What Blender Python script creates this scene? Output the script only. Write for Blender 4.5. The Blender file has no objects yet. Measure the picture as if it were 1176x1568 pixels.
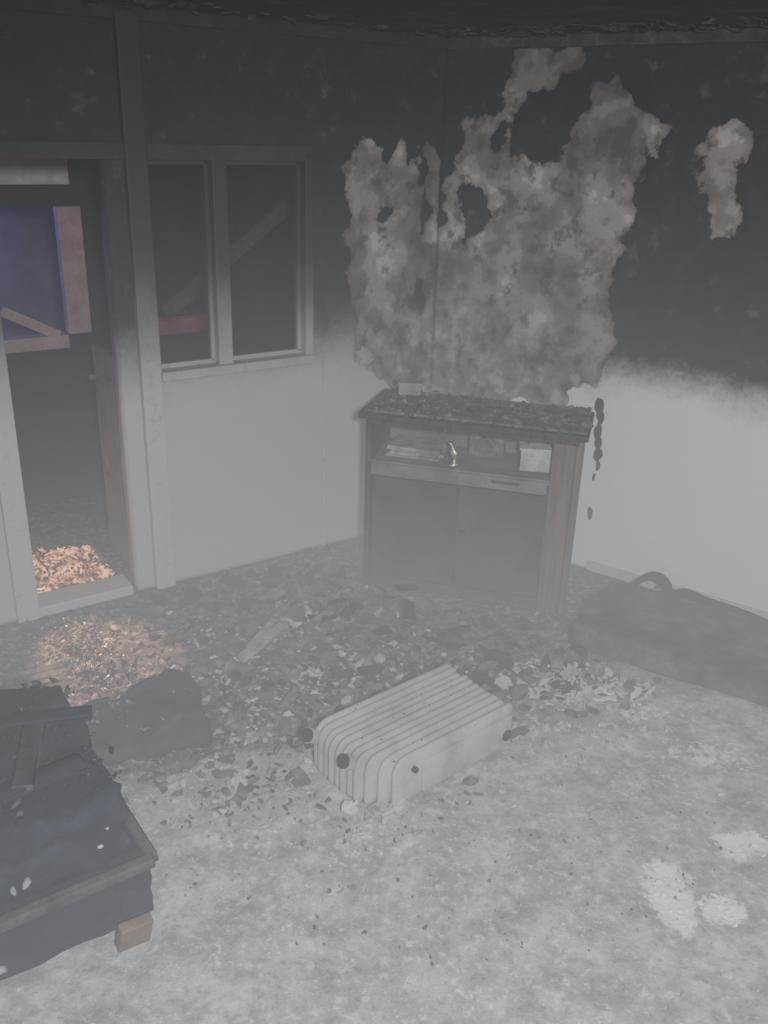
import bpy, bmesh, math, random
from mathutils import Vector, Matrix, noise, Euler
random.seed(7)
scene=bpy.context.scene
col=scene.collection

# ------------------------------------------------------------ helpers
def new_mat(name):
    m=bpy.data.materials.new(name); m.use_nodes=True
    nt=m.node_tree; nt.nodes.clear()
    o=nt.nodes.new('ShaderNodeOutputMaterial'); b=nt.nodes.new('ShaderNodeBsdfPrincipled')
    nt.links.new(b.outputs[0],o.inputs[0])
    return m,nt,b
def N(nt,t,**kw):
    n=nt.nodes.new(t)
    for k,v in kw.items():
        if k in('operation','blend_type','data_type','attribute_name','feature','interpolation_type','clamp'): setattr(n,k,v)
        else: n.inputs[k].default_value=v
    return n
def noise_tex(nt,vec,scale,detail=4,rough=.6,dist=0):
    n=N(nt,'ShaderNodeTexNoise',Scale=scale,Detail=detail,Roughness=rough,Distortion=dist)
    nt.links.new(vec,n.inputs['Vector']); return n.outputs['Fac']
def ramp(nt,fac,stops):
    r=nt.nodes.new('ShaderNodeValToRGB'); nt.links.new(fac,r.inputs[0])
    e=r.color_ramp.elements
    while len(e)<len(stops): e.new(.5)
    for i,(p,c) in enumerate(stops):
        e[i].position=p; e[i].color=(c,c,c,1) if not isinstance(c,tuple) else (*c,1)
    return r.outputs[0]
def mixc(nt,f,a,b):
    m=nt.nodes.new('ShaderNodeMix'); m.data_type='RGBA'
    for sock,v in ((m.inputs[0],f),(m.inputs[6],a),(m.inputs[7],b)):
        if isinstance(v,bpy.types.NodeSocket): nt.links.new(v,sock)
        elif isinstance(v,tuple): sock.default_value=(*v,1)
        else: sock.default_value=v
    return m.outputs[2]
def math_(nt,op,a,b=0.0,clamp=False):
    m=nt.nodes.new('ShaderNodeMath'); m.operation=op; m.use_clamp=clamp
    for s,v in ((m.inputs[0],a),(m.inputs[1],b)):
        if isinstance(v,bpy.types.NodeSocket): nt.links.new(v,s)
        else: s.default_value=v
    return m.outputs[0]
def mrange(nt,v,a,b,c=0.,d=1.,kind='SMOOTHSTEP'):
    m=nt.nodes.new('ShaderNodeMapRange'); m.interpolation_type=kind
    nt.links.new(v,m.inputs[0]); 
    for i,x in enumerate((a,b,c,d)): m.inputs[i+1].default_value=x
    return m.outputs[0]
def pos(nt):
    g=nt.nodes.new('ShaderNodeNewGeometry'); return g.outputs['Position']
def bump(nt,b,h,strength=.5,dist=.01):
    n=nt.nodes.new('ShaderNodeBump'); n.inputs['Strength'].default_value=strength; n.inputs['Distance'].default_value=dist
    nt.links.new(h,n.inputs['Height']); nt.links.new(n.outputs[0],b.inputs['Normal'])
def setc(nt,b,c):
    if isinstance(c,tuple): b.inputs['Base Color'].default_value=(*c,1)
    else: nt.links.new(c,b.inputs['Base Color'])

def mottled(name,c1,c2,scale=8,rough=.9,bs=.4,c3=None,metal=0,nobump=False):
    m,nt,b=new_mat(name); p=pos(nt)
    f=noise_tex(nt,p,scale,5,.65)
    stops=[(.35,c1),(.65,c2)]
    if c3: stops=[(.33,c1),(.52,c2),(.66,c3)]
    setc(nt,b,ramp(nt,f,stops)); b.inputs['Roughness'].default_value=rough; b.inputs['Metallic'].default_value=metal
    if not nobump:
        h=noise_tex(nt,p,scale*6,2,.7); bump(nt,b,h,bs,.01)
    return m

def sooted_paint(name,z0,z1,white=(.62,.62,.61),black=(.012,.012,.013)):
    m,nt,b=new_mat(name); p=pos(nt)
    sx=nt.nodes.new('ShaderNodeSeparateXYZ'); nt.links.new(p,sx.inputs[0])
    n=noise_tex(nt,p,3,4,.6); n2=noise_tex(nt,p,22,4,.7)
    z=math_(nt,'ADD',sx.outputs[2],math_(nt,'MULTIPLY',math_(nt,'SUBTRACT',n,.5),.35))
    f=mrange(nt,z,z0,z1)
    w=mixc(nt,ramp(nt,n2,[(.55,0.),(.8,1.)]),white,tuple(x*.6 for x in white))
    setc(nt,b,mixc(nt,f,w,black)); b.inputs['Roughness'].default_value=.7
    return m

M_trim=sooted_paint('mat_sooted_trim_paint',.70,1.50,(.44,.44,.44),(.012,.012,.012))
M_char=mottled('mat_char',(.006,.006,.007),(.02,.02,.021),9,.9,.6,nobump=True)
M_ash=mottled('mat_grey_ash',(.04,.04,.04),(.10,.10,.10),14,.95,.5,(.22,.22,.22),nobump=True)
M_plaster=mottled('mat_fallen_plaster',(.2,.2,.19),(.42,.42,.40),10,.9,.4,(.66,.66,.64),nobump=True)
M_burntwood=mottled('mat_burnt_wood',(.02,.018,.017),(.05,.043,.04),12,.85,.5)

class B:
    def __init__(s): s.bm=bmesh.new()
    def box(s,c,size,rot=None,mi=0,bev=0,seg=2,jit=0):
        t=bmesh.new(); bmesh.ops.create_cube(t,size=1)
        for v in t.verts: v.co=Vector((v.co.x*size[0],v.co.y*size[1],v.co.z*size[2]))
        if bev: bmesh.ops.bevel(t,geom=t.edges[:],offset=bev,segments=seg,affect='EDGES',profile=.6)
        s._add(t,c,rot,mi,jit)
    def cyl(s,c,r,h,rot=None,mi=0,r2=None,n=20,cap=True):
        t=bmesh.new(); bmesh.ops.create_cone(t,cap_ends=cap,segments=n,radius1=r,radius2=r if r2 is None else r2,depth=h)
        s._add(t,c,rot,mi)
    def chunk(s,c,size,flat=.4,mi=0,sub=1,rough=.35,tilt=.4):
        t=bmesh.new(); bmesh.ops.create_icosphere(t,subdivisions=sub,radius=1)
        sx,sy=random.uniform(.5,1.4),random.uniform(.3,.9); skew=random.uniform(-.6,.6)
        for v in t.verts:
            k=1+random.uniform(-.42,.30)
            v.co=Vector(((v.co.x*sx+v.co.y*skew)*k,v.co.y*sy*k,v.co.z*flat*k))*size
        s._add(t,c,Euler((random.uniform(-tilt,tilt),random.uniform(-tilt,tilt),random.random()*6.28)).to_matrix(),mi)
    def flake(s,c,size,mi=0,tilt=.4,th=.006):
        t=bmesh.new(); n=random.randint(6,10); vs=[]; asp=random.uniform(.35,1)
        for i in range(n):
            a=6.283*i/n+random.uniform(-.25,.25); r=size*random.uniform(.45,1.2)
            vs.append(t.verts.new((math.cos(a)*r,math.sin(a)*r*asp,random.uniform(-.15,.15)*size)))
        f=t.faces.new(vs)
        r=bmesh.ops.extrude_face_region(t,geom=[f])
        for v in [g for g in r['geom'] if isinstance(g,bmesh.types.BMVert)]: v.co.z+=th
        bmesh.ops.triangulate(t,faces=t.faces[:])
        s._add(t,c,Euler((random.uniform(-tilt,tilt),random.uniform(-tilt,tilt),random.random()*6.28)).to_matrix(),mi)
    def prism(s,pts,z0,z1,mi=0):
        t=bmesh.new(); vs=[t.verts.new((x,y,z0)) for x,y in pts]; f=t.faces.new(vs)
        r=bmesh.ops.extrude_face_region(t,geom=[f])
        for v in [g for g in r['geom'] if isinstance(g,bmesh.types.BMVert)]: v.co.z=z1
        bmesh.ops.recalc_face_normals(t,faces=t.faces[:])
        s._add(t,(0,0,0),None,mi)
    def _add(s,t,c,rot,mi,jit=0):
        R=rot.to_4x4() if rot is not None else Matrix()
        bmesh.ops.transform(t,matrix=Matrix.Translation(Vector(c))@R,verts=t.verts[:])
        if jit:
            for v in t.verts: v.co+=Vector([random.uniform(-jit,jit) for _ in range(3)])
        for f in t.faces: f.material_index=mi
        me=bpy.data.meshes.new('t'); t.to_mesh(me); t.free(); s.bm.from_mesh(me); bpy.data.meshes.remove(me)
    def obj(s,name,mats,M=None,smooth=False):
        me=bpy.data.meshes.new(name); 
        bmesh.ops.recalc_face_normals(s.bm,faces=s.bm.faces[:])
        s.bm.to_mesh(me); s.bm.free()
        for m in mats: me.materials.append(m)
        if smooth:
            for p in me.polygons: p.use_smooth=True
        o=bpy.data.objects.new(name,me); col.objects.link(o)
        if M is not None: o.matrix_world=M
        return o

def frame(origin,xdir):
    x=Vector((xdir[0],xdir[1],0)).normalized(); z=Vector((0,0,1)); y=z.cross(x)
    m=Matrix((x,y,z)).transposed().to_4x4(); m.translation=Vector(origin); return m

# ------------------------------------------------------------ camera
cd=bpy.data.cameras.new('camera'); cam=bpy.data.objects.new('camera',cd); col.objects.link(cam)
cd.sensor_fit='VERTICAL'; cd.sensor_height=36; cd.sensor_width=27; cd.lens=32.14; cd.clip_start=.02
R=Matrix.Rotation(math.radians(67.36),4,'X')@Matrix.Rotation(math.radians(1.8),4,'Z')
cam.matrix_world=Matrix.Translation((0,0,1.95))@R
scene.camera=cam

A=(-1.48,3.39,0); Bc=(.22,4.57,0)
FL=frame(A,(1.70,1.18)); FR=frame(Bc,(1.11,-.76)); H=2.34
FLi=FL.inverted(); FRi=FR.inverted()

# ------------------------------------------------------------ walls with soot / peel masks
def sdf(poly,x,y):
    d=1e9; ins=False; n=len(poly)
    for i in range(n):
        x1,y1=poly[i]; x2,y2=poly[(i+1)%n]
        ex,ey=x2-x1,y2-y1; t=max(0,min(1,((x-x1)*ex+(y-y1)*ey)/(ex*ex+ey*ey)))
        d=min(d,math.hypot(x-x1-ex*t,y-y1-ey*t))
        if (y1>y)!=(y2>y) and x<(x2-x1)*(y-y1)/(y2-y1)+x1: ins=not ins
    return d if ins else -d
PL=[(1.62,1.96),(1.53,1.78),(1.55,1.42),(1.60,1.12),(1.64,.93),(1.75,.80),(2.09,.70),(2.09,1.82),(1.98,1.9),(1.90,1.80),(1.82,1.92),(1.74,1.82),(1.69,1.90)]
PR=[(-.04,.72),(-.04,1.35),(.02,1.62),(.04,1.85),(.12,2.03),(.28,2.02),(.33,2.29),(.60,2.31),(.66,2.14),(.80,2.20),(.92,2.10),(1.05,2.0),(1.02,1.86),(.93,1.76),(.95,1.5),(.90,1.35),(.95,1.15),(.96,1.02),(.85,.9),(.75,.80),(.4,.72)]
PRh=[[(.10,1.70),(.12,1.5),(.22,1.47),(.28,1.62),(.20,1.74)],
     [(.36,2.02),(.39,1.86),(.58,1.84),(.63,1.98),(.74,2.16),(.62,2.22),(.50,2.09),(.42,2.12)],
     [(.12,2.30),(.13,2.10),(.22,2.12),(.31,2.28)],
     [(.26,1.96),(.28,1.86),(.33,1.92),(.31,2.0)]]
PQ=[(1.18,1.90),(1.23,2.00),(1.33,2.03),(1.37,1.95),(1.35,1.80),(1.43,1.68),(1.39,1.58),(1.29,1.58),(1.27,1.74)]
PLh=[[(1.74,1.68),(1.72,1.58),(1.78,1.54),(1.82,1.64)],[(1.95,1.3),(1.92,1.15),(2.0,1.08),(2.02,1.2)],[(1.65,.96),(1.67,.90),(1.72,.95),(1.70,1.0)],
     [(1.95,1.85),(1.93,1.55),(1.98,1.5),(2.0,1.8)]]
def wmask(polys,holes,x,z):
    w=noise.fractal(Vector((x*6,z*6,1)),.8,2,3)*.045; w2=noise.fractal(Vector((x*6,z*6,9)),.8,2,3)*.045
    d=max(sdf(p,x+w,z+w2) for p in polys)
    for h in holes: d=min(d,-sdf(h,x+w,z+w2))
    return max(-.3,min(.3,d))
def wall_grid(name,M,s0,s1,mat,polys,holes,openings,step=.02):
    xs=set([s0,s1]); zs=set([0.,H])
    n=int((s1-s0)/step); xs|={round(s0+i*(s1-s0)/n,4) for i in range(n+1)}
    n=int(H/step); zs|={round(i*H/n,4) for i in range(n+1)}
    for o in openings: xs|={o[0],o[1]}; zs|={o[2],o[3]}
    xs=sorted(xs); zs=sorted(zs)
    nx=len(xs); vs=[];at=[]
    for z in zs:
        for x in xs:
            d=wmask(polys,holes,x,z); at.append(d)
            rec=.008*max(0,min(1,(d+.01)/.02))
            vs.append((x,rec+.004*noise.noise(Vector((x*3,z*3,4))),z))
    fs=[]
    for j in range(len(zs)-1):
        for i in range(nx-1):
            cx=(xs[i]+xs[i+1])/2; cz=(zs[j]+zs[j+1])/2
            if any(o[0]<cx<o[1] and o[2]<cz<o[3] for o in openings): continue
            fs.append((j*nx+i,j*nx+i+1,(j+1)*nx+i+1,(j+1)*nx+i))
    me=bpy.data.meshes.new(name); me.from_pydata(vs,[],fs); me.update()
    a=me.attributes.new('peel','FLOAT','POINT'); a.data.foreach_set('value',at)
    me.materials.append(mat)
    for p in me.polygons: p.use_smooth=True
    o=bpy.data.objects.new(name,me); col.objects.link(o); o.matrix_world=M
    sm=o.modifiers.new('thick','SOLIDIFY'); sm.thickness=.09; sm.offset=-1
    return o

def wall_mat(name,zlo,zhi,white):
    m,nt,b=new_mat(name); p=pos(nt)
    sx=nt.nodes.new('ShaderNodeSeparateXYZ'); nt.links.new(p,sx.inputs[0]); z=sx.outputs[2]
    at=nt.nodes.new('ShaderNodeAttribute'); at.attribute_name='peel'
    n1=noise_tex(nt,p,12,6,.6); n2=noise_tex(nt,p,4,4,.6); n3=noise_tex(nt,p,50,4,.7); n4=noise_tex(nt,p,4.5,5,.55)
    d=math_(nt,'ADD',at.outputs['Fac'],math_(nt,'MULTIPLY',math_(nt,'SUBTRACT',n1,.5),.13))
    peel=mrange(nt,d,-.005,.008)
    # exposed undercoat: layered brown / pinkish grey flakes
    pl=ramp(nt,n4,[(.32,(.07,.055,.047)),(.40,(.13,.105,.09)),(.47,(.17,.14,.122)),(.50,(.235,.20,.178)),(.58,(.27,.235,.21)),(.61,(.40,.365,.34))])
    pl=mixc(nt,ramp(nt,n1,[(.38,.75),(.47,0.)]),pl,(.06,.050,.045))
    pl=mixc(nt,mrange(nt,d,.0,.05,.45,0.),pl,(.05,.045,.042))
    hi=mrange(nt,z,1.75,2.45,0.,.65)
    pl=mixc(nt,hi,pl,(.05,.046,.043))
    greyf=mrange(nt,math_(nt,'ADD',z,math_(nt,'MULTIPLY',math_(nt,'SUBTRACT',n2,.5),.7)),.80,1.35,.85,0.)
    pl=mixc(nt,greyf,pl,ramp(nt,n1,[(.38,(.045,.045,.045)),(.47,(.11,.108,.106)),(.55,(.16,.158,.155)),(.62,(.30,.298,.295))]))
    zz=math_(nt,'ADD',z,math_(nt,'ADD',math_(nt,'MULTIPLY',math_(nt,'SUBTRACT',n2,.5),.28),math_(nt,'MULTIPLY',math_(nt,'SUBTRACT',n3,.5),.08)))
    soot=mrange(nt,zz,zlo,zhi)
    black=ramp(nt,n1,[(.4,(.005,.0055,.006)),(.60,(.011,.011,.011)),(.72,(.05,.049,.048))])
    wh=mixc(nt,ramp(nt,n3,[(.60,0.),(.80,1.)]),white,tuple(c*.8 for c in white))
    c=mixc(nt,soot,wh,black)
    c=mixc(nt,peel,c,pl)
    setc(nt,b,c); b.inputs['Roughness'].default_value=.85
    h=math_(nt,'ADD',math_(nt,'MULTIPLY',peel,-1.),math_(nt,'MULTIPLY',n1,.8)); bump(nt,b,h,.5,.010)
    return m
MWL=wall_mat('mat_wall_partition_paint',.80,1.25,(.40,.40,.40))
MWR=wall_mat('mat_wall_plaster_paint',.82,1.08,(.68,.68,.68))
wall_grid('wall_left',FL,-1.6,2.075,MWL,[PL],PLh,[(.03,.47,0.,1.82),(.63,1.33,.99,1.83)],.02)
wall_grid('wall_right',FR,-.01,3.0,MWR,[PR,PQ],PRh,[],.02)

def trim(name,boxes,mat=None,M=FL,bev=.006):
    b=B()
    for (x0,x1,y0,y1,z0,z1) in boxes: b.box(((x0+x1)/2,(y0+y1)/2,(z0+z1)/2),(x1-x0,y1-y0,z1-z0),bev=bev)
    return b.obj(name,[mat or M_trim],M)
trim('trim_1',[(-.06,.03,-.03,.10,.0,1.86)])
trim('trim_2',[(.545,.632,-.035,.10,.0,2.32)])
trim('trim_3',[(.90,.965,-.02,.09,.985,1.86)])
trim('trim_4',[(1.325,1.365,-.025,.09,.97,1.86)])
trim('trim_5',[(.632,1.36,-.045,.09,.955,.995)])
trim('trim_6',[(-.05,1.36,-.025,.09,1.82,1.88)],mottled('mat_burnt_header',(.012,.012,.012),(.03,.03,.03),5,.9,.5))
trim('trim_7',[(-.01,.44,-.02,.12,.0,.045)])
trim('trim_8',[(1.425,1.435,-.012,.0,.0,.97)])
Mg,nt,bb=new_mat('mat_sooty_glass'); bb.inputs['Base Color'].default_value=(.01,.01,.012,1); bb.inputs['Roughness'].default_value=.15
bb.inputs['Alpha'].default_value=.35; bb.inputs['Specular IOR Level'].default_value=.3
for i,(x0,x1) in enumerate([(.634,.902),(.963,1.327)]):
    b=B(); fw=.018
    b.box(((x0+x1)/2,.04,.995+fw/2),(x1-x0,.03,fw),mi=0); b.box(((x0+x1)/2,.04,1.82-fw/2),(x1-x0,.03,fw),mi=0)
    b.box((x0+fw/2,.04,1.41),(fw,.03,.81),mi=0); b.box((x1-fw/2,.04,1.41),(fw,.03,.81),mi=0)
    b.box(((x0+x1)/2,.04,1.41),(x1-x0-2*fw,.004,.80),mi=1)
    b.obj('window_%d'%(i+1),[M_trim,Mg],FL)
b=B(); Md=mottled('mat_burnt_door',(.04,.04,.038),(.10,.097,.09),10,.8,.3)
b.box((.505,.27,.54),(.035,.32,.98),bev=.004); b.box((.484,.27,.30),(.008,.22,.30),bev=.003); b.box((.484,.27,.75),(.008,.22,.34),bev=.003)
b.cyl((.475,.38,.9),.012,.05,Matrix.Rotation(math.pi/2,3,'Y'))
b.obj('door_1',[Md],FL)
trim('baseboard_right',[(.95,3.0,-.014,.0,.0,.05)],M_trim,FR,.003)

# ------------------------------------------------------------ ceiling & cornice
def poly_slab(name,pts,z0,z1,mat):
    b=B(); b.prism(pts,z0,z1); return b.obj(name,[mat])
def w(F,s,y,z=0): return F@Vector((s,y,z))
def xy(v): return (v.x,v.y)
room=[xy(w(FL,-1.6,0)),xy(w(FL,2.075,0)),xy(w(FR,3.0,0)),xy(w(FR,3.0,-4.2)),xy(w(FL,-1.6,-3.6))]
Mc=mottled('mat_charred_ceiling',(.005,.005,.006),(.012,.012,.013),5,.95,.9,(.05,.048,.046))
poly_slab('ceiling',room,H,H+.08,Mc)
Mco=mottled('mat_burnt_cornice',(.008,.008,.008),(.035,.034,.033),6,.9,.6,(.09,.088,.085))
trim('trim_9',[(0,3.0,-.03,.0,H-.05,H)],Mco,FR,.01)
trim('trim_10',[(-1.6,2.05,-.03,.0,H-.05,H)],M_char,FL,.01)
b=B()
for _ in range(90):
    s=random.uniform(.0,1.5); q=FR@Vector((s,-random.uniform(.03,.35),H-.006)); b.flake(q,random.uniform(.01,.06),0,.35,.004)
for _ in range(50):
    s=random.uniform(-.1,2.0); q=FL@Vector((s,-random.uniform(.03,.3),H-.006)); b.flake(q,random.uniform(.01,.05),0,.35,.004)
b.obj('blistered_ceiling_paint',[Mco])

# ------------------------------------------------------------ floor
def dark_zone(x,y):
    n=noise.fractal(Vector((x*1.6,y*1.6,3)),1,2,4)*.30
    t=(y-2.50-.42*max(0,x-.3)+.75*max(0,-x-.05)+n)/.75
    return max(0,min(1,t))
patches=[(.83,1.97,.07,.13),(.97,1.92,.06,.06),(1.14,2.17,.12,.06),(.80,2.98,.26,.12),(1.15,2.62,.2,.10),(.62,3.12,.14,.07),(.45,2.0,.2,.1),(.0,2.15,.2,.09),(-.35,2.1,.18,.1),(.9,2.45,.15,.06),(.3,1.65,.3,.12),(.55,2.75,.12,.08),(-.3,1.75,.2,.12),(1.0,2.85,.15,.05),(-.1,3.2,.2,.1),(-.45,2.75,.15,.1)]
pw=[1,1,.85,.75,.6,.6,.35,.5,.45,.5,.4,.5,.4,.6,.5,.45]
def white_zone(x,y):
    wv=0
    wx=x+.05*noise.noise(Vector((x*9,y*9,2))); wy=y+.05*noise.noise(Vector((x*9,y*9,5)))
    for (cx,cy,rx,ry),k in zip(patches,pw):
        d=math.hypot((wx-cx)/rx,(wy-cy)/ry)
        wv=max(wv,k*max(0,min(1,1.6-d)))
    return wv
def fz(x,y):
    d=dark_zone(x,y)
    return .010*noise.fractal(Vector((x*9,y*9,0)),.8,2.1,5)*(1+.8*d)+.006*noise.noise(Vector((x*2,y*2,7)))
def axis(a,b,fa,fb,cs,ff):
    out=[a]; 
    while out[-1]<b: out.append(out[-1]+(ff if fa<=out[-1]<fb else cs))
    return out
X=axis(-3.2,3.0,-1.6,1.9,.12,.02); Y=axis(-1.2,6.4,1.3,4.5,.12,.02)
vs=[];fs=[];dk=[];wh=[];nx=len(X)
for y in Y:
    for x in X:
        vs.append((x,y,fz(x,y)-.008)); dk.append(dark_zone(x,y)); wh.append(white_zone(x,y))
for j in range(len(Y)-1):
    for i in range(nx-1): a=j*nx+i; fs.append((a,a+1,a+nx+1,a+nx))
me=bpy.data.meshes.new('floor'); me.from_pydata(vs,[],fs)
a=me.attributes.new('dark','FLOAT','POINT'); a.data.foreach_set('value',dk)
a=me.attributes.new('white','FLOAT','POINT'); a.data.foreach_set('value',wh)
for p in me.polygons: p.use_smooth=True
m,nt,b_=new_mat('mat_ash_floor'); p=pos(nt)
at=nt.nodes.new('ShaderNodeAttribute'); at.attribute_name='dark'
aw=nt.nodes.new('ShaderNodeAttribute'); aw.attribute_name='white'
n2=noise_tex(nt,p,34,5,.75); n3=noise_tex(nt,p,7,6,.72)
light=ramp(nt,n3,[(.32,(.20,.205,.225)),(.50,(.37,.375,.395)),(.66,(.58,.585,.60))])
light=mixc(nt,ramp(nt,n2,[(.36,.55),(.46,0.)]),light,(.14,.14,.145))
light=mixc(nt,ramp(nt,n2,[(.54,0.),(.64,.65)]),light,(.75,.75,.75))
dark=ramp(nt,n2,[(.35,(.012,.012,.012)),(.48,(.05,.05,.05)),(.57,(.13,.13,.128)),(.68,(.40,.40,.40))])
f=mrange(nt,math_(nt,'ADD',at.outputs['Fac'],math_(nt,'MULTIPLY',math_(nt,'SUBTRACT',n3,.5),1.6)),.15,.75)
c=mixc(nt,f,light,dark)
wf=mrange(nt,math_(nt,'ADD',aw.outputs['Fac'],math_(nt,'MULTIPLY',math_(nt,'SUBTRACT',n2,.5),1.6)),.45,.85)
c=mixc(nt,wf,c,(.88,.88,.87))
setc(nt,b_,c); b_.inputs['Roughness'].default_value=.85
bump(nt,b_,n2,.5,.012)
me.materials.append(m); fo=bpy.data.objects.new('floor',me); col.objects.link(fo)

# ------------------------------------------------------------ cabinet
Fc=frame((-.09,3.79,0),(.89,-.235)); W=.92; D=.34
Mbrown,nt,b_=new_mat('mat_scorched_brown_veneer'); p=pos(nt)
mp=N(nt,'ShaderNodeMapping'); mp.inputs['Scale'].default_value=(14,14,1.2); nt.links.new(p,mp.inputs[0])
g=noise_tex(nt,mp.outputs[0],2.5,5,.65); setc(nt,b_,ramp(nt,g,[(.3,(.06,.040,.032)),(.7,(.16,.108,.087))])); b_.inputs['Roughness'].default_value=.7
Mint=mottled('mat_scorched_interior',(.06,.058,.056),(.17,.165,.16),6,.9,.2)
Mdk=mottled('mat_charred_door',(.020,.018,.017),(.045,.038,.034),5,.8,.3)
Mdk2=mottled('mat_scorched_door',(.026,.020,.017),(.070,.049,.040),4,.8,.3)
b=B()
b.box((.013,D/2,.40),(.026,D,.80),mi=0,bev=.002)
b.box((W-.013,D/2,.40),(.026,D,.80),mi=2,bev=.002)
b.box((W-.065,.012,.40),(.10,.024,.80),mi=2,bev=.003)
b.box((W/2,D-.008,.42),(W-.05,.014,.76),mi=1)
b.box((W/2,D/2,.605),(W-.05,D-.02,.022),mi=1)
b.box((W/2-.05,.014,.578),(W-.15,.022,.055),mi=3,bev=.003)
b.box((.62,.0,.585),(.12,.012,.012),mi=0,bev=.003)
b.box((W/2,D/2,.06),(W-.05,D-.04,.02),mi=0)
b.box((W/2,.03,.03),(W-.05,.02,.06),mi=0)
b.box((.225,.022,.305),(.385,.02,.47),mi=4,bev=.004)
b.box((.61,.022,.305),(.37,.02,.47),mi=6,bev=.004)
b.box((.225,.012,.305),(.27,.006,.34),mi=4,bev=.002)
b.box((.61,.012,.305),(.25,.006,.34),mi=6,bev=.002)
b.cyl((.40,-.004,.33),.012,.03,Matrix.Rotation(math.pi/2,3,'X'),mi=0); b.cyl((.45,-.004,.33),.012,.03,Matrix.Rotation(math.pi/2,3,'X'),mi=0)
b.box((W/2,.008,.80),(W-.02,.02,.035),mi=0,bev=.003)
b.box((W/2,D/2-.015,.825),(W+.05,D+.05,.026),mi=0,bev=.008)
b.box((W/2,D/2-.01,.845),(W+.02,D+.02,.014),mi=5,bev=.006)
for i in range(700):
    x=random.uniform(-.01,W+.01);y=random.uniform(-.03,D); b.chunk((x,y,.854-(.008 if y<-.01 else 0)),random.uniform(.003,.012)*(2.6 if random.random()<.07 else 1),.6,mi=random.choice([0,0,5,5,5,5]))
for i in range(50):
    x=random.uniform(0,W); b.chunk((x,-.038,random.uniform(.80,.845)),random.uniform(.006,.016),1.1,mi=0)
b.obj('wooden_cabinet',[M_burntwood,Mint,Mbrown,Mint,Mdk,M_ash,Mdk2],Fc)
b=B(); b.box((.74,.16,.671),(.17,.15,.10),Matrix.Rotation(.15,3,'Z'),bev=.004); b.box((.74,.15,.724),(.18,.16,.008),Matrix.Rotation(.15,3,'Z'))
b.obj('white_storage_box',[M_plaster],Fc)
b=B()
for k in range(7): b.box((.20+random.uniform(-.01,.01),.17,.620+k*.007),(.24,.18,.006),Matrix.Rotation(random.uniform(-.15,.15),3,'Z'),jit=.001)
b.obj('scorched_paper_stack',[mottled('mat_scorched_paper',(.12,.12,.115),(.4,.39,.38),12,.9,.2)],Fc)
b=B(); b.box((.50,.22,.675),(.16,.05,.11),bev=.01); b.cyl((.50,.19,.68),.04,.02,Matrix.Rotation(math.pi/2,3,'X'),mi=0)
b.obj('burnt_clock_radio',[M_ash],Fc)
b=B(); t=bmesh.new(); prof=[(.022,0),(.024,.006),(.008,.014),(.007,.03),(.014,.045),(.018,.06),(.010,.075),(.006,.085),(.010,.095),(.009,.105),(.001,.112)]
rings=[[t.verts.new((r*math.cos(a)*(1+.25*math.cos(3*a+z*40))+.012*math.sin(z*30),r*math.sin(a),z)) for a in [6.283*k/18 for k in range(18)]] for r,z in prof]
for q in range(len(rings)-1):
    for k in range(18): t.faces.new((rings[q][k],rings[q][(k+1)%18],rings[q+1][(k+1)%18],rings[q+1][k]))
t.faces.new(rings[0][::-1]); t.faces.new(rings[-1]); b._add(t,(.385,.045,.6205),Matrix.Rotation(-.18,3,'Y'),0)
Mbr,nt,b_=new_mat('mat_brass'); b_.inputs['Metallic'].default_value=1; b_.inputs['Roughness'].default_value=.35; b_.inputs['Base Color'].default_value=(.8,.72,.55,1)
b.obj('brass_figurine',[Mbr],Fc,True)
b=B(); b.box((.13,.25,.890),(.10,.07,.05),Matrix.Rotation(.2,3,'Z'),bev=.006,jit=.003); b.box((.13,.25,.917),(.11,.08,.008),Matrix.Rotation(.2,3,'Z'),jit=.002)
b.obj('scorched_carton',[mottled('mat_carton',(.14,.14,.13),(.32,.31,.3),8,.9,.3)],Fc)
def tube(name,pts,r,mat,M=None):
    cu=bpy.data.curves.new(name,'CURVE'); cu.dimensions='3D'; cu.bevel_depth=r; cu.bevel_resolution=3; cu.use_fill_caps=True
    s=cu.splines.new('BEZIER'); s.bezier_points.add(len(pts)-1)
    for q,pt in zip(s.bezier_points,pts):
        q.co=pt; q.handle_left_type=q.handle_right_type='AUTO'
        q.radius=random.uniform(.6,1.5)
    o=bpy.data.objects.new(name,cu); col.objects.link(o); cu.materials.append(mat)
    if M is not None: o.matrix_world=M
    return o
b=B()
for (s,z,sz) in ((.915,.82,.035),(.925,.76,.03),(.92,.70,.03),(.93,.64,.026),(.935,.59,.03),(.94,.54,.02),(.93,.48,.014),(.93,.30,.026)):
    t=bmesh.new(); vs_=[t.verts.new((s+sz*random.uniform(.3,.8)*math.cos(a),-.010-random.random()*.006,z+sz*random.uniform(.9,1.7)*math.sin(a))) for a in [6.283*k/9 for k in range(9)]]
    f_=t.faces.new(vs_); r_=bmesh.ops.extrude_face_region(t,geom=[f_])
    for v in [g_ for g_ in r_['geom'] if isinstance(g_,bmesh.types.BMVert)]: v.co.y+=.004
    b._add(t,(0,0,0),None,0)
b.obj('charred_wallpaper_strip',[M_char],FR)
tube('bent_charred_pipe',[(1.24,-.18,.07),(1.27,-.15,.105),(1.32,-.12,.12),(1.37,-.11,.085),(1.39,-.12,.055),(1.46,-.12,.08),(1.55,-.14,.085),(1.8,-.13,.06),(2.0,-.15,.02)],.018,M_char,FR)

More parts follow.
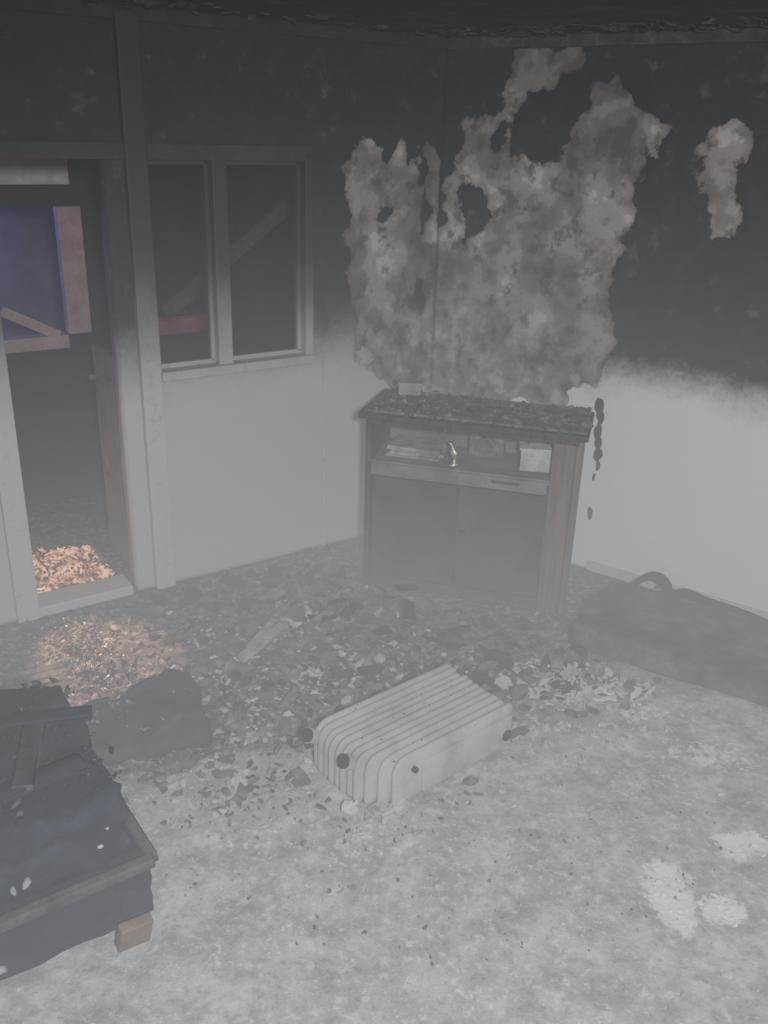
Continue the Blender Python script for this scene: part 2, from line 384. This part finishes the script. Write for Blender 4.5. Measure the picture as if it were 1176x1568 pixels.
# ------------------------------------------------------------ radiator lying on the floor
Fr=frame((-.158,2.368,.012),(.76,.65))
Mrad=mottled('mat_radiator_enamel',(.30,.30,.295),(.44,.44,.43),7,.5,.08,(.50,.50,.49))
b=B(); nf=11; Wd=.33; L=.62; Hh=.175
yc=lambda k: .10-(k+.5)*Wd/nf
def fin_profile(x0,L,Hh,r1,r2):
    pts=[]
    def arc(cx,cz,r,a0,a1,n=7,sx=1):
        for i in range(n+1):
            a=math.radians(a0+(a1-a0)*i/n); pts.append((cx+r*sx*math.cos(a),cz+r*math.sin(a)))
    arc(x0+.050,Hh-.06,.06,180,90,6,.050/.06); arc(L-r2,Hh-r2,r2,90,0); arc(L-r2,r2,r2,0,-90); arc(x0+.02,.02,.02,270,180)
    return pts
for k in range(nf):
    u_=(k+.5)/nf
    x0_=.012*abs(u_-.35)*2+ (max(0,u_-.68)**1.3)*.42+random.uniform(0,.010)
    pr=fin_profile(x0_,L-random.uniform(0,.018),Hh+random.uniform(-.003,.003),.1,.02)
    th=Wd/nf*.97
    t=bmesh.new(); layers=[]
    for yy,inset in ((-th/2,.020),(-th*.22,.0015),(-th*.1,0),(th*.1,0),(th*.22,.0015),(th/2,.020)):
        ring=[]
        for (x,z) in pr:
            cx,cz=L/2,Hh/2
            ix=x-math.copysign(min(inset,abs(x-cx)),x-cx); iz=z-math.copysign(min(inset,abs(z-cz)),z-cz)
            ring.append(t.verts.new((ix,yy,iz)))
        layers.append(ring)
    n=len(pr)
    for q in range(5):
        for i in range(n): t.faces.new((layers[q][i],layers[q][(i+1)%n],layers[q+1][(i+1)%n],layers[q+1][i]))
    t.faces.new(layers[0]); t.faces.new(layers[-1][::-1])
    b._add(t,(0,yc(k),0),None,0)
b.box((L/2+.09,.10-Wd-.004,Hh/2-.005),(L-.22,.010,Hh-.06),mi=0,bev=.004)
RX=Matrix.Rotation(math.pi/2,3,'Y'); RY=Matrix.Rotation(math.pi/2,3,'X')
tl=Matrix.Rotation(.5,3,'Y')
for (xx,yy,zz) in ((.012,.085,.130),(.020,-.095,.135)):
    b.cyl((xx,yy,zz),.025,.05,tl@RX,mi=0,n=28); b.cyl((xx-.018,yy,zz+.011),.0225,.026,tl@RX,mi=1,n=28)
b.cyl((L-.06,.10-Wd-.010,.085),.026,.03,RY,mi=0,n=28); b.cyl((L-.06,.10-Wd-.023,.085),.021,.012,RY,mi=1,n=28)
b.cyl((.16,.10-Wd-.012,.13),.010,.012,RY,mi=1)
for _ in range(90):
    b.chunk((random.uniform(.08,L-.04),random.uniform(.09-Wd,.09),Hh+.001),random.uniform(.001,.0035),.6,mi=random.choice([0,1,1]))
o=b.obj('radiator',[Mrad,M_char],Fr)
for pl in o.data.polygons: pl.use_smooth=True
md=o.modifiers.new('es','EDGE_SPLIT'); md.split_angle=math.radians(30)

# ------------------------------------------------------------ armchair
Fa=frame((-.56,1.80,0),(.81,.586))
Mfab=mottled('mat_navy_burnt_fabric',(.005,.008,.015),(.012,.018,.030),6,.9,.6,(.028,.036,.050))
Mrail=mottled('mat_scorched_rail',(.03,.03,.032),(.08,.08,.08),14,.85,.3)
Mfoot=mottled('mat_bare_wood',(.12,.078,.055),(.20,.135,.10),9,.7,.2)
def soft_box(b,c,size,rot=None,mi=0,amp=.012,sub=5,round_=.03):
    t=bmesh.new(); bmesh.ops.create_cube(t,size=1)
    for v in t.verts: v.co=Vector((v.co.x*size[0],v.co.y*size[1],v.co.z*size[2]))
    bmesh.ops.bevel(t,geom=t.edges[:],offset=round_,segments=3,affect='EDGES',profile=.5)
    bmesh.ops.subdivide_edges(t,edges=[e for e in t.edges if e.calc_length()>.08],cuts=sub,use_grid_fill=True)
    sd=Vector((random.random()*20,0,0))
    for v in t.verts:
        v.co+=Vector((noise.noise(v.co*7+sd),noise.noise(v.co*7+sd*2),noise.noise(v.co*9+sd*3)))*amp
        v.co+=Vector((noise.noise(v.co*25+sd),noise.noise(v.co*25+sd*2),noise.noise(v.co*25+sd*3)))*amp*.4
    b._add(t,c,rot,mi)
b=B()
soft_box(b,(-.50,.36,.13),(1.0,.70,.20),mi=0,amp=.016,round_=.015,sub=16)
b.box((-.50,-.005,.225),(1.0,.03,.03),mi=1,bev=.005,jit=.003)
b.box((.0,.35,.225),(.03,.70,.03),mi=1,bev=.005,jit=.003)
soft_box(b,(-.53,.33,.33),(.98,.60,.22),mi=0,amp=.036,round_=.022,sub=18)
soft_box(b,(-.62,.72,.27),(.85,.14,.26),Matrix.Rotation(-.15,3,'X'),mi=0,amp=.03,round_=.03,sub=14)
for (x,y,z,l,a_) in ((-.35,.14,.462,.5,.1),(-.30,.45,.47,.6,-.35),(-.55,.3,.472,.4,.9),(-.2,.28,.468,.32,1.2)):
    b.box((x,y,z),(l,.05,.018),Matrix.Rotation(a_,3,'Z'),mi=0 if a_<1 else 1,bev=.003,jit=.005)
for x,y in ((-.04,.03),(-.95,.03),(-.04,.66),(-.95,.66)): b.cyl((x,y,.02),.022,.05,None,mi=2,r2=.03)
b.box((-.075,-.03,.045),(.085,.03,.085),Matrix.Rotation(.25,3,'X')@Matrix.Rotation(.1,3,'Y'),mi=2,bev=.004)
for i in range(260):
    b.chunk((random.uniform(-.9,-.02),random.uniform(.04,.6),.448+random.uniform(-.008,.012)),random.uniform(.004,.022),.5,mi=random.choice([1,0,0,0,0,1,0]))
for (x,z,sz) in ((-.12,.31,.014),(-.30,.29,.022),(-.33,.285,.014),(-.10,.36,.010),(-.40,.10,.022)):
    b.chunk((x,-.01 if z<.2 else .02,z),sz,.6,3)
b.obj('burnt_armchair',[Mfab,Mrail,Mfoot,M_plaster],Fa,True)
b=B(); soft_box(b,(0,0,0),(.40,.28,.09),Euler((.10,-.12,.5)).to_matrix(),amp=.045,round_=.03,sub=9)
for i in range(60): b.chunk((random.uniform(-.15,.15),random.uniform(-.12,.12),.055+random.uniform(-.01,.01)),random.uniform(.004,.014),.5,mi=1)
b.obj('loose_seat_cushion',[mottled('mat_teal_burnt_fabric',(.012,.02,.023),(.035,.047,.052),7,.85,.5),M_ash],Matrix.Translation((-.80,2.60,.065)),True)
b=B()
for q in range(5): b.box((0,q*.035,0),(.20,.030,.012),bev=.003,jit=.002)
b.obj('slatted_board_fragment',[M_ash],Matrix.Translation((-1.20,2.74,.05))@Euler((.2,.05,.6)).to_matrix().to_4x4())

# ------------------------------------------------------------ charred mattress along right wall
b=B(); Fm=frame((.78,3.26,0),(.69,-.42))
soft_box(b,(.85,.27,.055),(1.75,.50,.11),mi=0,amp=.016,round_=.02,sub=14)
b.obj('charred_mattress',[mottled('mat_charred_mattress',(.02,.021,.022),(.06,.062,.064),7,.9,.5,(.12,.12,.12))],Fm,True)

# ------------------------------------------------------------ debris (plaster 0, ash 1, char 2, gypsum 3)
def inpoly_rand(cx,cy,rx,ry):
    a=random.random()*6.283; r=math.sqrt(random.random()); return cx+rx*r*math.cos(a),cy+ry*r*math.sin(a)
Fri=Fr.inverted(); Fai=Fa.inverted(); Fci=Fc.inverted(); Fmi=Fm.inverted()
b=B()
def scatter(spec,mi,flake=.5):
    for (cx,cy,rx,ry,n,s0,s1,lift) in spec:
        for _ in range(n):
            x,y=inpoly_rand(cx,cy,rx,ry); s=s0+(s1-s0)*random.random()**2.5
            v=Vector((x,y,0))
            q=Fri@v
            if -.03<q.x<.66 and -.26<q.y<.13: continue
            q=Fai@v
            if -1.02<q.x<.03 and -.03<q.y<.8: continue
            q=Fci@v
            if -.03<q.x<W+.03 and -.03<q.y<D+.03: continue
            q=Fmi@v
            if -.05<q.x<1.8 and 0<q.y<.55: continue
            if (FLi@v).y>-.07 or (FRi@v).y>-.07: continue
            z=fz(x,y)-.008+s*.15+lift*random.random()*(max(0,1-math.hypot((x-cx)/rx,(y-cy)/ry)))
            if random.random()<flake: b.flake((x,y,z),s,mi,.45)
            else: b.chunk((x,y,z),s*.8,.45,mi)
scatter([(-.25,2.65,.55,.5,300,.004,.032,.01),(-.05,2.2,.75,.35,280,.002,.014,.0),(.75,3.0,.30,.16,130,.006,.05,.06),
  (.72,2.75,.35,.25,80,.004,.03,.01),(-.15,3.35,.4,.4,140,.006,.045,.06),(.35,1.9,.8,.45,260,.002,.008,0),
  (-.7,3.1,.6,.4,120,.005,.035,.02),(1.1,2.45,.3,.25,60,.004,.025,.0),(.1,3.0,.5,.3,110,.005,.035,.03)],0,.6)
scatter([(-.25,2.9,.8,.7,700,.006,.055,.03),(-.1,3.45,.5,.35,280,.02,.09,.10),(.6,3.1,.5,.3,170,.008,.06,.05),(.2,2.2,.9,.5,220,.002,.009,.0),
  (-1.1,3.3,.5,.4,120,.01,.05,.03),(-.25,2.45,.6,.4,280,.003,.020,.005)],1,.5)
scatter([(-.35,3.05,.8,.5,280,.006,.045,.02),(-.35,2.6,.5,.3,70,.004,.018,.005),(-.6,3.75,.7,.25,180,.015,.07,.05),(.3,3.2,.6,.4,200,.01,.07,.04),
  (1.3,3.70,.35,.14,150,.015,.05,.10)],2,.5)
for (cx,cy,rx,ry),n in zip(patches[:4],(60,30,40,40)):
    for _ in range(n):
        x,y=inpoly_rand(cx,cy,rx,ry); b.chunk((x,y,fz(x,y)-.006),random.uniform(.003,.014),.35,3)
for _ in range(18):
    x,y=inpoly_rand(.02,2.24,.13,.035); b.flake((x,y,.01+random.random()*.02),random.uniform(.012,.038),0,.6,.008)
for k in range(34): 
    b.box((-.08+random.uniform(-.22,.2),3.36+random.uniform(-.2,.2),.03+random.uniform(0,.09)),(random.uniform(.04,.14),random.uniform(.015,.05),.007),Euler((random.uniform(-.7,.7),random.uniform(-.7,.7),random.random()*3)).to_matrix(),mi=(1,1,2,1,0,2)[k%6],jit=.007)
b.obj('fire_debris',[M_plaster,M_ash,M_char,mottled('mat_white_gypsum',(.70,.70,.68),(.88,.88,.86),9,.9,.3,nobump=True)])
b=B(); b.box((0,0,0),(.26,.04,.016),bev=.003,jit=.005); b.box((.05,.045,-.012),(.2,.022,.014),Matrix.Rotation(.15,3,'Z'),bev=.003,jit=.004)
b.obj('broken_wood_slat',[mottled('mat_pale_wood',(.10,.10,.098),(.36,.355,.345),12,.8,.3)],Matrix.Translation((-.47,3.16,.055))@Euler((.1,-.12,1.0)).to_matrix().to_4x4())

# ------------------------------------------------------------ embers, wet foil
Me,nt,b_=new_mat('mat_glowing_ember'); p=pos(nt); n=noise_tex(nt,p,16,5,.75)
setc(nt,b_,ramp(nt,n,[(.4,(.06,.05,.045)),(.6,(.35,.28,.24))])); nt.links.new(ramp(nt,n,[(.42,(.01,.002,.0)),(.50,(.42,.10,.03)),(.58,(.9,.36,.13)),(.68,(1.,.62,.36))]),b_.inputs['Emission Color']); b_.inputs['Emission Strength'].default_value=1.9
b=B()
for _ in range(620):
    s=random.uniform(.02,.42); y=random.uniform(.13,.55); z=.012+.05*random.random()*(1-abs(s-.2)/.3)
    q=FL@Vector((s,y,max(z,.010)))
    if random.random()<.6: b.flake(q,random.uniform(.005,.022),0,.8,.003)
    else: b.chunk(q,random.uniform(.004,.015),.4)
b.obj('ember_pile',[Me])
Mw,nt,b_=new_mat('mat_glow_tinted_wet_foil'); p=pos(nt); setc(nt,b_,ramp(nt,noise_tex(nt,p,30,4,.7),[(.44,(.03,.022,.02)),(.56,(.35,.26,.23)),(.66,(.9,.74,.68))])); b_.inputs['Roughness'].default_value=.22; b_.inputs['Metallic'].default_value=.6  # orange-pink fire reflection tinted into the base colour
b=B()
for _ in range(1000):
    t_=random.random(); x=-1.27+.28*t_+random.gauss(0,.09)*(1-.3*t_); y=3.32-.46*t_+random.uniform(-.09,.09)
    if (FLi@Vector((x,y,0))).y>-.05: continue
    b.flake((x,y,fz(x,y)+random.uniform(-.003,.022)),random.uniform(.003,.014),0,.9,.0015)
b.obj('wet_foil_scraps',[Mw])

# ------------------------------------------------------------ porch
Mpink=mottled('mat_porch_frame_red_lit',(.17,.13,.14),(.28,.22,.23),10,.7,.2)  # pink cast of the red emergency light mixed into the frame colour
def pbox(b,x0,x1,y0,y1,z0,z1,mi=0,bev=0): b.box(((x0+x1)/2,(y0+y1)/2,(z0+z1)/2),(x1-x0,y1-y0,z1-z0),mi=mi,bev=bev)
b=B()
pbox(b,-1.6,3.2,1.25,1.33,0,.86); pbox(b,.74,1.06,1.25,1.33,.86,2.34); pbox(b,2.0,3.2,1.25,1.33,.86,2.34); pbox(b,-1.6,.74,1.25,1.33,1.56,2.34); pbox(b,1.06,2.0,1.25,1.33,1.75,2.34)
b.obj('wall_porch',[M_char],FL)
b=B(); pbox(b,-1.2,.68,1.18,1.25,1.66,1.80,0,.008)
b.obj('trim_11',[mottled('mat_porch_lintel',(.26,.26,.26),(.42,.42,.42),8,.8,.2)],FL)
b=B(); pbox(b,.60,.72,1.17,1.235,.93,1.56,0,.008); pbox(b,-1.2,.60,1.17,1.26,.86,.93,0,.008); b.box((.42,1.19,1.0),(.30,.03,.05),Matrix.Rotation(.5,3,'Y'),mi=0)
b.obj('window_3',[Mpink],FL)
b=B(); pbox(b,1.06,1.42,1.16,1.26,.88,.96,0,.008); pbox(b,1.52,1.58,1.18,1.26,.96,1.75,1,.008)
b.obj('window_4',[mottled('mat_sill_red_lit',(.30,.12,.13),(.5,.24,.26),10,.7,.2),M_char],FL)  # red light falling on the sill is put into its base colour
b=B(); b.box((1.35,.75,1.36),(.95,.04,.07),Matrix.Rotation(-.62,3,'Y'),bev=.005)
b.obj('fallen_rafter',[mottled('mat_fallen_rafter',(.12,.12,.12),(.26,.26,.26),8,.85,.3)],FL)
b=B(); pbox(b,-3.5,4,3.4,3.5,-.1,3.2)
b.obj('neighbour_wall',[mottled('mat_night_wall',(.04,.04,.06),(.14,.13,.18),1.5,.9,.2)],FL)

# ------------------------------------------------------------ smoke: one body of smoke, thicker and self-lit towards the floor
ms=bpy.data.materials.new('mat_self_lit_smoke'); ms.use_nodes=True; nt=ms.node_tree; nt.nodes.clear()
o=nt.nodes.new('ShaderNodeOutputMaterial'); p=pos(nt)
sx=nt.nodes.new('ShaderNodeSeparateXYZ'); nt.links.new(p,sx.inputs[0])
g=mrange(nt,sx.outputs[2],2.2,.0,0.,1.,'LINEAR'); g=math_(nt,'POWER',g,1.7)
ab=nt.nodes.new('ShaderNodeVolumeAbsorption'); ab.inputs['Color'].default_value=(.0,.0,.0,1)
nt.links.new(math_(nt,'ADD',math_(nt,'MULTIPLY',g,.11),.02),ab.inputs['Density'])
e=nt.nodes.new('ShaderNodeEmission'); e.inputs[0].default_value=(.93,.96,1,1)  # emission stands in for lamplight scattered by the smoke
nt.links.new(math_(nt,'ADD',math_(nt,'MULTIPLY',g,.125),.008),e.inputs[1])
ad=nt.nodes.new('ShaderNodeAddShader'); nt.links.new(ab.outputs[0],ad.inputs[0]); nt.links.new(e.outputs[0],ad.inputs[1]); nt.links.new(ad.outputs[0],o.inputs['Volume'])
b=B(); b.prism(room,-.03,2.33); b.obj('self_lit_smoke_haze',[ms])

# ------------------------------------------------------------ lights
def light(name,kind,loc,power,color=(1,1,1),size=.1,target=None,**kw):
    ld=bpy.data.lights.new(name,kind); ld.energy=power; ld.color=color
    if kind=='AREA': ld.size=size
    else: ld.shadow_soft_size=size
    for k,val in kw.items(): setattr(ld,k,val)
    lo=bpy.data.objects.new(name,ld); col.objects.link(lo); lo.location=loc
    if target is not None: lo.rotation_euler=(Vector(target)-Vector(loc)).to_track_quat('-Z','Y').to_euler()
    return lo
light('torch_lamp','SPOT',(.25,-.35,2.15),500,(.98,.985,1),.10,(.45,3.0,0.2),spot_size=math.radians(100),spot_blend=.8)
q=FL@Vector((-.2,2.4,1.5)); light('emergency_beacon_blue','POINT',q,36,(.24,.13,1),.1)
q=FL@Vector((.3,.75,1.2)); light('emergency_beacon_red','POINT',q,.6,(1,.16,.18),.05)
q=FL@Vector((1.25,1.0,1.2)); light('emergency_beacon_red','POINT',q,1.4,(1,.12,.14),.05)
q=FL@Vector((.2,.45,.45)); light('fire_glow','POINT',q,1.5,(1,.35,.10),.06)
q=FL@Vector((.12,.25,1.3)); light('foil_sparkle_spot','SPOT',q,330,(1,.45,.26),.04,(-1.12,3.05,0),spot_size=math.radians(30),spot_blend=.7)  # added lamp in the doorway, aimed at the scraps for orange sparkle
wd=bpy.data.worlds.new('world'); scene.world=wd; wd.use_nodes=True; bg=wd.node_tree.nodes['Background']; bg.inputs[0].default_value=(.5,.55,.7,1); bg.inputs[1].default_value=.02
